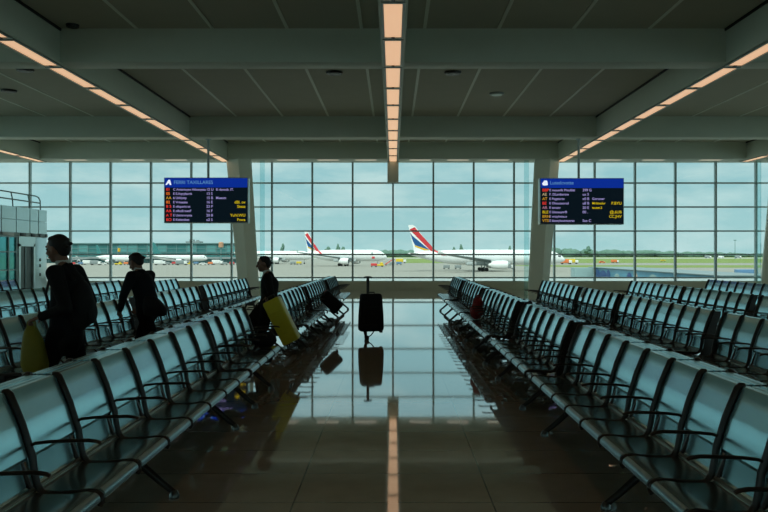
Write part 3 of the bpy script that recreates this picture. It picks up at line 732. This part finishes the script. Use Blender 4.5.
for y in (-.015, .015): MB().tube([(-.03, y, .385), (-.028, y, .43), (0, y, .455), (.028, y, .43), (.03, y, .385)], .006, 8).build('handle', M_olive, b)
b = thing('backpack', 'black rucksack on the back of the man nearest the camera', 'bag', (P1.x + .15, d1 - .02, .90))
mb = MB(); mb.ell((0, 0, .20), (.115, .15, .23)).ell((.04, 0, .16), (.095, .13, .16)); remeshed(mb, 'bag_body', M_black, b, .012, 5)
mb = MB(); mb.ell((.105, 0, .13), (.035, .10, .10)); remeshed(mb, 'front_pocket', M_black, b, .01, 4)
for y in (-.11, .11): MB().tube([(.0, y, .42), (-.10, y * 1.1, .545), (-.21, y * 1.05, .47), (-.25, y, .30), (-.20, y * 1.35, .12), (-.03, y, .05)], .016, 6, 1, .5).build('shoulder_strap', M_black, b)

# bending man
d2 = 9.6; P2 = Vector((-3.19, d2, 0))
J2 = dict(pelvis=(-.04, 0, .85), waist=(-.02, 0, .98), chest=(.04, 0, 1.18), neck=(.09, 0, 1.325), head=(.145, 0, 1.44), face=(.90, .0, -.42),
          shL=(.06, .18, 1.27), elL=(.13, .25, 1.02), wrL=(.22, .20, .84), shR=(.06, -.18, 1.27), elR=(.16, -.25, 1.03), wrR=(.25, -.18, .86),
          hipL=(-.06, .09, .80), knL=(-.20, .09, .46), anL=(-.46, .09, .16), toL=(-.37, .09, .05), hipR=(-.02, -.09, .80), knR=(.14, -.09, .45), anR=(.10, -.09, .09), toR=(.22, -.09, .035))
p2 = person('man in dark suit bending forward between the left seat rows', P2, PI - .35, J2, M_suit2, .95, .05)
b = thing('shoulder_bag', 'black shoulder bag hanging behind the bending man', 'bag', (P2.x + .19, d2 - .22, .77))
soft_bag(b, M_black, [(.02, 0, 0, .10, .04), (.02, 0, .015, .14, .07), (.01, 0, .10, .145, .085), (-.03, 0, .20, .10, .07), (-.05, 0, .25, .06, .03)])
MB().tube([(.06, 0, .17), (.0, .04, .32), (-.10, .10, .52), (-.17, .14, .575), (-.2, .25, .55)], .011, 6, 1, .6).build('strap', M_black, b)

# man with the yellow suitcase
d3 = 10.55; P3 = Vector((-1.80, d3, 0))
J3 = dict(pelvis=(-.03, 0, .82), waist=(-.05, 0, .94), chest=(-.06, 0, 1.12), neck=(-.03, 0, 1.275), head=(.03, 0, 1.405), face=(.97, .20, -.06),
          shL=(-.05, .165, 1.21), elL=(-.11, .23, .97), wrL=(-.10, .25, .985 - .02), shR=(-.03, -.165, 1.21), elR=(.02, -.22, .96), wrR=(.12, -.20, .80),
          hipL=(-.03, .085, .77), knL=(.05, .085, .42), anL=(-.06, .085, .09), toL=(.06, .085, .035), hipR=(-.03, -.085, .77), knR=(.08, -.085, .42), anR=(.14, -.085, .09), toR=(.26, -.085, .035),
          hdL=(-.15, .1, -1), pnL=(.9, -.2, 0))
J3['elL'] = (-.12, .24, 1.00); J3['wrL'] = (-.06, .30, .97)
p3 = person('young man in black suit and white collar between the left benches', P3, PI, J3, M_suit, .90)
b = thing('tote_bag', 'bulky black bag carried in front of the young man', 'bag', (P3.x - .16, d3 + .04, .41))
soft_bag(b, M_black, [(.04, 0, 0, .07, .04), (.04, 0, .02, .14, .08), (-.01, 0, .12, .155, .10), (.02, 0, .26, .11, .09), (.05, 0, .36, .07, .05), (.055, 0, .40, .04, .02)])
for y in (-.015, .015): MB().tube([(.02, y, .37), (.03, y, .43), (.055, y + .1, .46), (.08, y, .42), (.085, y, .37)], .007, 8).build('handle', M_black, b)
# yellow suitcase swung at his side: a straight slab, tilted
c0 = at(271.5, 299.5, 10.15); c1 = at(292.5, 341.5, 10.15); ln = (c1 - c0).length
ang = math.atan2(c1.x - c0.x, c0.z - c1.z)
b = thing('suitcase', 'olive yellow suitcase held slanting beside the young man', 'suitcase', c1, 0, None, (0, -ang, math.radians(0)))
MB().box((-.115, -.16, 0), (.115, .14, ln), .03, 4).build('shell', M_olive2, b, 50)
mb = MB()
for z in (.14, .30, .46): mb.box((-.118, -.163, z - .004), (.118, .143, z + .004), .003, 1)
mb.build('ribs', M_olive2, b)
MB().tube([(-.06, 0, ln - .01), (-.055, 0, ln + .045), (.055, 0, ln + .045), (.06, 0, ln - .01)], .012, 10).build('carry_handle', M_blackplas, b)
for x in (-.07, .07):
    for y in (-.11, .09): MB().cyl((x - .012, y, -.02), (x + .012, y, -.02), .026, 14).build('wheel', M_tyre, b)

# ------------------------------------------------------------------ outside: ground
ZG = -4.85
def slab(name, x0, x1, y0, y1, z, m):
    return struct(MB().box((x0, y0, z - .3), (x1, y1, z)).build(name, m))
slab('ground_apron', -3000, 3000, D + .3, 5200, ZG, M_apron)
slab('ground_far_grass', -3000, 3000, 1120, 5000, ZG + .05, M_grass)
slab('ground_grass', 8, 3000, 531, 1062, ZG + .06, M_grass)
g2 = MB(); g2.prism([(92, 351), (3000, 351), (3000, 423), (60, 423)], 'z', ZG - .2, ZG + .07); struct(g2.build('ground_grass_strip', M_grass))
slab('ground_taxiway', -200, 3000, 1062, 1250, ZG + .08, M_runway)
# tree line: nobody could count it
tb = MB()
def blob(x, y, rx, rz):
    b = bmesh.new(); bmesh.ops.create_icosphere(b, subdivisions=2, radius=1)
    sd = R.uniform(0, 100)
    for v in b.verts:
        v.co *= 1 + .28 * noise.noise(v.co * 1.7 + Vector((sd, 0, 0)))
        v.co = Vector((v.co.x * rx, v.co.y * rx, v.co.z * rz))
    tb._merge(b, Matrix.Translation((x, y, ZG + rz * .6)))
for i in range(330):
    y = R.uniform(1560, 1640); px = R.uniform(-20, 800)
    if px > 545: h = max(4, 17 - (px - 545) * .058) * R.uniform(.75, 1.08)
    elif px > 380: h = R.uniform(9, 13)
    else: h = R.uniform(7, 12)
    blob((px - CX) * y / F, y, R.uniform(11, 22), h * .62 + 2)
tag(tb.build('treeline', M_tree, None, 180), 'dark green line of trees along the far edge of the airfield', 'trees', None, 'stuff')
def tree(px, pyt, d, rx, label, seed):
    top = CZ + (CY - pyt) * d / F; h = top - ZG
    t = thing('tree', label, 'tree', ((px - CX) * d / F, d, ZG), 0, 'taller trees over the airfield horizon')
    MB().tube([(0, 0, 0), (0, 0, h * .5)], [h * .05, h * .03], 8).build('trunk', M_vgrey, t)
    mb = MB(); rr = random.Random(seed)
    for q in range(14):
        b = bmesh.new(); bmesh.ops.create_icosphere(b, subdivisions=2, radius=1)
        for v in b.verts: v.co *= 1 + .3 * noise.noise(v.co * 2 + Vector((seed + q, 0, 0)))
        f = q / 13; s_ = rx * (.5 - .22 * f)
        bmesh.ops.scale(b, vec=(s_, s_, h * .16), verts=b.verts)
        mb._merge(b, Matrix.Translation((rr.uniform(-1, 1) * rx * (1 - f) * .7, rr.uniform(-1, 1) * rx * .5, h * (.30 + .56 * f))))
    mb.build('crown', M_tree, t, 180)
tree(461, 244.3, 1300, 7, 'taller dark tree above the fuselage of the nearest aircraft', 3)
tree(454, 246.8, 1330, 6, 'lower tree beside the tallest one above the nearest aircraft', 5)
tree(510, 245.8, 1330, 6, 'lone dark tree above the front of the nearest aircraft', 8)
tree(338, 243.8, 1300, 6, 'pointed dark tree above the middle aircraft', 11)
tree(328, 246.6, 1350, 11, 'low round tree just behind the middle aircraft tail', 13)
tree(343, 246.8, 1350, 10, 'low round tree above the cabin of the middle aircraft', 17)
tree(283, 243.5, 900, 5, 'slim dark tree right of the left slanted column', 19)
tree(588, 246, 1500, 12, 'tall tree standing over the right tree line', 23)

# ------------------------------------------------------------------ aircraft (nose +x, origin on the ground under mid fuselage)
def airplane(label, loc, rz, Ls=1., livery=True, fin_m=None, Lx=None):
    t = thing('airplane', label, 'airplane', loc, rz, 'parked aircraft'); t.scale = (Lx or Ls, Ls, Ls)
    RF = 2.82; ZF = 5.2
    prof = [(-31, .12, 1.3), (-29.5, .5, 1.15), (-26, 1.15, .85), (-21, 1.9, .45), (-15, 2.55, .12), (-10, RF, 0), (20, RF, 0), (24, 2.72, -.05), (27, 2.3, -.25), (29.2, 1.6, -.55), (30.6, .85, -.8), (31.3, .15, -.95)]
    secs = [[(x, r * math.cos(2 * PI * i / 24), ZF + o + r * math.sin(2 * PI * i / 24)) for i in range(24)] for x, r, o in prof]
    fu = MB().loft(secs).build('fuselage', M_white, t, 60)
    # cabin windows
    mb = MB()
    for q in (-1, 1):
        for i in range(46):
            x = -17 + i * .98
            if -2 < i - 22 < 1: continue
            mb.box((x - .15, q * 2.72 - .06, ZF + .55), (x + .15, q * 2.72 + .06, ZF + .95), 0)
    wn = mb.build('cabin_windows', M_cabin, fu)
    mb = MB()
    for q in (-1, 1): mb.box((28.1, q * 1.55 - .25, ZF + .15), (29.3, q * 1.2 + .25, ZF + .7), .08)
    mb.build('cockpit_windows', M_vglass, fu)
    # fin
    def fin(poly, a, b, name, m, par): return MB().prism(poly, 'y', -a, a).build(name, m, par)
    zf = ZF + 2.5
    fp = [(-28.4, zf - 1.2), (-19.6, zf - .5), (-24.2, zf + 4.4), (-28.2, zf + 9.1), (-29.1, zf + 9.6), (-30.9, zf + 9.6), (-30.2, zf + 6.5)]
    fn = fin(fp, .28, 0, 'tail_fin', M_white if livery else (fin_m or M_teal), t)
    if livery:
        fin([(-30.3, zf + 6.9), (-29.3, zf + 5.6), (-22.4, zf + .15), (-28.2, zf + 2.0), (-29.0, zf + 3.4)], .31, 0, 'blue_panel', M_planeblue, fn)
        fin([(-30.4, zf + 7.9), (-28.4, zf + 8.8), (-24.2, zf + 4.35), (-19.5, zf - .5), (-21.9, zf - .2), (-26.2, zf + 3.9)], .33, 0, 'red_stripe', M_planered, fn)
        fin([(-28.35, zf + 2.0), (-22.4, zf + .15), (-24.5, zf + .05), (-28.2, zf + 1.4)], .34, 0, 'gold_band', M_planegold, fn)
        # red sweep on the fuselage side
        for q in (-1, 1):
            pts = []
            for i in range(9):
                f = i / 8; x = -21.6 + 3.9 * f; a = math.radians(78 - 70 * f)
                r = 1.86 + .42 * f; o = .48 - .2 * f
                pts.append((x, r * math.cos(a), ZF + o + r * math.sin(a), a))
            mb = MB(); rows = []
            for x, y, z, a in pts: rows.append([(x, q * (y + .04), z + .05), (x + 1.9, q * (y + .22), z + .08), (x + 1.9, q * (y - .25), z - .05), (x, q * (y - .3), z)])
            mb.loft(rows).build('red_sweep', M_planered, fu)
        MB().box((21.3, -2.84, ZF - 1.5), (23.4, -2.1, ZF - .5), .1).build('red_emblem', M_planered, fu)
        MB().box((20.9, -2.83, ZF + .1), (21.9, -2.5, ZF + 1.9), .05).build('cabin_door', M_belly, fu)
    for q in (-1, 1):
        secs = [[(-28.5, q * .8, ZF + .9), (-26.5, q * .8, ZF + 1.05), (-23.5, q * .8, ZF + .9), (-26.5, q * .8, ZF + .75)],
                [(-31.2, q * 9.4, ZF + 1.7), (-30.4, q * 9.4, ZF + 1.8), (-29.4, q * 9.4, ZF + 1.7), (-30.4, q * 9.4, ZF + 1.62)]]
        MB().loft(secs).build('tailplane', M_belly, t)
        ch = [(0, 0), (.3, .062), (.62, .05), (1, 0), (.6, -.03), (.3, -.045)]
        def sec(xl, c, y, z): return [(xl - c * u, y, z + c * v) for u, v in ch]
        MB().loft([sec(7.5, 11.5, q * 2.0, ZF - 1.5), sec(-.5, 7.2, q * 10, ZF - .8), sec(-18.0, 2.6, q * 29, ZF + 1.3)]).build('wing', M_wing, t)
        MB().loft([sec(-18.0, 2.6, q * 29, ZF + 1.3), sec(-19.3, 1.1, q * 29.6, ZF + 2.1)]).build('winglet', M_white, t)
        en = MB().tube([(7.2, q * 9.5, ZF - 2.75), (6.7, q * 9.5, ZF - 2.75), (5.4, q * 9.5, ZF - 2.75), (2.9, q * 9.5, ZF - 2.75), (1.0, q * 9.5, ZF - 2.75), (0.9, q * 9.5, ZF - 2.75), (-0.2, q * 9.5, ZF - 2.75)], [1.30, 1.5, 1.6, 1.55, 1.2, .8, .35], 24).build('engine', M_white, t)
        MB().box((.9, q * 9.5 - .15, ZF - 1.5), (4.9, q * 9.5 + .15, ZF - .6), .05).build('pylon', M_belly, t)
        MB().cyl((7.15, q * 9.5, ZF - 2.75), (7.25, q * 9.5, ZF - 2.75), 1.2, 24).build('intake', M_vglass, en)
        lg = MB().cyl((-1.2, q * 5, .7), (-1.2, q * 5, ZF - 1.3), .22, 10).box((-2.2, q * 5 - .12, .6), (-.2, q * 5 + .12, .85)).build('landing_gear', M_vgrey, t)
        wb = MB()
        for x in (-2.1, -.3):
            for yy in (-.45, .45): wb.cyl((x, q * 5 + yy - .2, .7), (x, q * 5 + yy + .2, .7), .7, 18)
        wb.build('wheels', M_tyre, lg)
    MB().box((-8, -2.2, ZF - 3.1), (9.5, 2.2, ZF - 1.2), .6, 3).build('belly_fairing', M_belly, t)
    lg = MB().cyl((24.5, 0, .5), (24.5, 0, ZF - 2.4), .15, 10).build('nose_gear', M_vgrey, t)
    MB().cyl((24.5, -.35, .5), (24.5, -.12, .5), .5, 16).cyl((24.5, .12, .5), (24.5, .35, .5), .5, 16).build('wheels', M_tyre, lg)
    return t
def park(label, tail_px, d, yaw, Ls, Lx, livery=True, fin_m=None):
    p = at(tail_px, 254, d); rz = math.radians(yaw)
    airplane(label, (p.x + 31 * Lx * math.cos(rz), d + 31 * Lx * math.sin(rz), ZG), rz, Ls, livery, fin_m, Lx)
park('nearest white airliner with blue and red tail behind the right column', 408, 281, -1, 1.0, .945)
park('white airliner with blue and red tail in the middle of the apron', 304.5, 405, -14, 1.08, .74)
park('white airliner partly hidden by the left column and the middle aircraft', 240, 485, -10, 1.05, .78, False, M_white)
park('white airliner parked in front of the glass pier, left of the column', 152, 478, -4, .80, .58, False)
park('white airliner at the glass pier seen between the two men, nose to the right', 96, 490, -25, .72, .5, False)
park('white airliner at the pier just right of the nearest man', 70, 496, -70, .66, .5, False)

# ------------------------------------------------------------------ glass pier
pr = thing('terminal_pier', 'long green glass terminal pier across the apron behind the left aircraft', 'building', (0, 530, ZG))
dP = 530.; x0 = at(-60, 0, dP).x; x1 = at(247, 0, dP).x; hP = (CZ + (CY - 243) * dP / F) - ZG
MB().box((x0, 0, 0), (x1, 30, hP - .6)).build('glass_hall', M_pglass, pr)
MB().box((x0 - 1, -1.5, hP - .6), (x1 + 1, 31, hP)).build('roof', M_pier, pr)
mb = MB()
n = int((x1 - x0) / 7)
for i in range(n + 1): mb.box((x0 + i * 7 - .25, -.4, 0), (x0 + i * 7 + .25, 0, hP - .6))
for z in (4.2, 7.6, 10.2): mb.box((x0, -.3, z - .2), (x1, 0, z + .2))
mb.build('facade_ribs', M_pier, pr)
for i in range(n):
    if R.random() < .38: MB().box((x0 + i * 7 + .4, -.12, 7.9), (x0 + i * 7 + 6.6, 0, hP - 1.2)).build('light_pane', M_pglass2, pr)
MB().box((x0, -3, 3.0), (x1, -.4, 4.2)).build('canopy', M_vgrey, pr)
mb = MB(); xe = at(184, 0, dP).x; mb.box((xe, 4, hP), (xe + 10, 14, hP + 1.3)).box((xe + 2, 6, hP + 1.3), (xe + 5, 10, hP + 2.6)).box((xe + 7, 6, hP + 1.3), (xe + 8.5, 9, hP + 2.2)); mb.build('roof_plant', M_vgrey, pr)
t = thing('radar_mast', 'orange topped mast in front of the glass pier near the column', 'mast', (at(221, 0, 515).x, 515, ZG))
MB().cyl((0, 0, 0), (0, 0, 11.5), .5, 10).build('pole', M_pier, t); MB().cyl((0, 0, 11), (0, 0, 14), 1.7, 16).ell((0, 0, 14), (1.7, 1.7, .8)).build('head', M_tan, t)
t = thing('radar_mast', 'small yellow topped mast at the pier between the two men', 'mast', (at(119, 0, 515).x, 515, ZG))
MB().cyl((0, 0, 0), (0, 0, 8.5), .4, 10).build('pole', M_pier, t); MB().cyl((0, 0, 8), (0, 0, 10.5), .9, 14).build('head', M_planegold, t)
t = thing('light_mast', 'thin tall mast above the horizon near the right edge', 'mast', (at(735, 0, 900).x, 900, ZG))
MB().tube([(0, 0, 0), (0, 0, 23)], [.45, .25], 8).build('pole', M_pier, t); MB().box((-1.6, -.5, 22.6), (1.6, .5, 23.4), .1).build('lamp_head', M_pier, t)

# ------------------------------------------------------------------ ground vehicles
def vehicle(kind, px, d, m, label, rz=0, group='service vehicles on the apron', s=1.):
    nm = {'truck': 'service_truck', 'tug': 'pushback_tug', 'cart': 'baggage_cart', 'car': 'car', 'stairs': 'boarding_stairs'}[kind]
    t = thing(nm, label, 'vehicle' if kind not in ('cart', 'stairs') else ('cart' if kind == 'cart' else 'stairs'), (at(px, 0, d).x, d, ZG), rz, group); t.scale = (s,) * 3
    def wheels(xs, w, r):
        for x in xs:
            for q in (-1, 1): MB().cyl((x, q * w - .14, r), (x, q * w + .14, r), r, 14).build('wheel', M_tyre, t)
    if kind == 'truck':
        MB().box((-3.6, -1.2, .8), (1.5, 1.2, 3.2), .08).build('cargo_box', m, t); MB().box((1.6, -1.15, .7), (3.6, 1.15, 2.5), .2).build('cab', M_vwhite if m is not M_vwhite else m, t)
        MB().box((3.2, -1.0, 1.6), (3.64, 1.0, 2.3), .05).build('windscreen', M_vglass, t); MB().box((-3.6, -.9, .55), (3.4, .9, .8)).build('chassis', M_vgrey, t); wheels((-2.4, 2.5), 1.0, .5)
    elif kind == 'tug':
        MB().box((-2.4, -1.2, .5), (2.4, 1.2, 1.3), .12).build('body', m, t); MB().box((.5, -1.0, 1.3), (1.9, 1.0, 2.2), .12).build('cab', m, t)
        MB().box((.45, -.85, 1.5), (1.95, .85, 2.0)).build('windscreen', M_vglass, t); wheels((-1.6, 1.6), 1.05, .5)
    elif kind == 'car':
        MB().box((-2.2, -.9, .35), (2.2, .9, 1.0), .15).build('body', m, t); MB().box((-1.5, -.8, 1.0), (1.0, .8, 1.6), .2).build('cabin', m, t)
        MB().box((-1.3, -.83, 1.05), (.9, .83, 1.45), .1).build('windows', M_vglass, t); wheels((-1.4, 1.4), .8, .34)
    elif kind == 'cart':
        MB().box((-1.6, -.8, .5), (1.6, .8, .7)).build('deck', M_vgrey, t); MB().box((-1.5, -.75, .7), (1.5, .75, 1.9), .06).build('container', m, t); wheels((-1.1, 1.1), .7, .28)
    else:
        MB().prism([(-2.5, .7), (2.0, 3.6), (3.2, 3.6), (3.2, 3.2), (2.2, 3.2), (-1.8, .6)], 'y', -.8, .8).build('stair_flight', m, t)
        MB().prism([(-2.5, 1.7), (2.0, 4.6), (3.2, 4.6), (3.2, 4.5), (2.0, 4.5), (-2.5, 1.6)], 'y', -.82, -.74).build('handrail', M_vgrey, t)
        MB().box((-2.4, -.9, .4), (3.0, .9, .7)).cyl((2.6, 0, .6), (2.6, 0, 3.3), .2, 8).build('chassis', M_vgrey, t); wheels((-1.6, 2.2), .8, .35)
GV = 'service vehicles on the apron'
vehicle('truck', 566, 470, M_orange, 'orange truck just right of the nearest airliner nose')
vehicle('truck', 572.5, 486, M_yel, 'yellow truck beside the orange truck right of the column')
vehicle('car', 602, 520, M_orange, 'small orange vehicle on the grass edge, right of the column')
vehicle('truck', 615, 530, M_orange, 'pale orange truck on the far taxiway right of the column', .3, GV, .75)
vehicle('car', 663, 640, M_yel, 'tiny yellow vehicle on the green strip at right')
vehicle('truck', 708, 1150, M_vgrey, 'grey vehicle on the far runway, right of the board', 0, GV, 1.3)
vehicle('truck', 738, 1150, M_vgrey, 'grey vehicle on the far runway under the tall mast', 0, GV, 1.3)
vehicle('truck', 721, 1150, M_vwhite, 'white vehicle on the far runway between two grey ones', 0, GV, 1.1)
vehicle('truck', 401, 520, M_yel, 'yellow truck near the grass, left of the nearest aircraft tail')
vehicle('cart', 399, 430, M_vblue, 'bluish cart below the yellow truck left of the nearest tail')
vehicle('cart', 392, 428, M_vgrey, 'grey cart in front of the middle aircraft nose')
vehicle('tug', 379, 372, M_yel, 'low yellow tug under the front of the middle aircraft')
vehicle('cart', 374, 362, M_vred, 'red cart under the front of the middle aircraft')
vehicle('stairs', 389, 412, M_vred, 'red stairs at the nose of the middle aircraft')
vehicle('cart', 446.5, 318, M_vgrey, 'dark dolly under the rear of the nearest aircraft, left one', 0, GV, .9)
vehicle('cart', 458, 318, M_vgrey, 'dark dolly under the rear of the nearest aircraft, right one', 0, GV, .9)
vehicle('truck', 508, 312, M_vgrey, 'grey truck under the front of the nearest aircraft', 0, GV, .8)
vehicle('cart', 299, 450, M_yel, 'yellow cart under the aircraft beside the left column')
vehicle('cart', 293, 452, M_vgrey, 'grey cart behind the young man under the aircraft')
rows_ = [('truck', M_vwhite, 'white truck'), ('cart', M_vgrey, 'grey cart'), ('cart', M_vred, 'red cart'), ('truck', M_vgrey, 'grey truck'), ('tug', M_yel, 'yellow tug'), ('cart', M_vblue, 'blue cart'), ('car', M_vwhite, 'white car'), ('cart', M_orange, 'orange cart')]
px = 160.; i = 0
while px < 236:
    kd_, m_, nm_ = rows_[i % 8]
    vehicle(kd_, px, 430 + 8 * (i % 3), m_, '%s, %s from the bending man in the row before the pier' % (nm_, ORD[i]), 0, 'vehicles in front of the glass pier', .9)
    px += 7.2; i += 1
px = 73.; i = 0
while px < 128:
    kd_, m_, nm_ = rows_[(i * 3 + 2) % 8]
    vehicle(kd_, px, 430 + 8 * (i % 3), m_, '%s, %s from the nearest man in the row between the men' % (nm_, ORD[i]), 0, 'vehicles between the two men', .85)
    px += 7.6; i += 1
vehicle('cart', 746, 172, M_vblue, 'blue covered dolly just outside the window at far right', 0, GV, 1.5)

# ------------------------------------------------------------------ walkway outside at the right
wk = thing('boarding_walkway', 'grey and blue glass walkway outside the window, right of the column', 'walkway', (16.2, 38, ZG))
zt = .44 - ZG
MB().box((-1.55, 22, 0), (0, 23.6, zt), .02).build('end_panel', M_walk, wk)
bl = MB().box((0, -1.5, 0), (3.2, 23.6, zt), .02).build('side_wall', M_bluegl, wk)
MB().box((-.1, -1.6, zt), (3.3, 23.7, zt + .06), .01).build('roof_edge', M_railing, wk)
for i, (y, z, a, b_, m) in enumerate([(21.2, -.55, .45, .5, M_navy), (19.6, -.5, .6, .35, M_navy), (18.2, -.62, .35, .55, M_navy), (16.0, -.6, .4, .3, M_walk), (13.2, -.55, .35, .4, M_navy), (11.8, -.62, .22, .5, M_skinp), (8.5, -.55, .5, .4, M_walk)]):
    MB().ell((-.01, y, zt + z), (.03, a * 1.6, b_)).build('graphic_patch', m, wk)
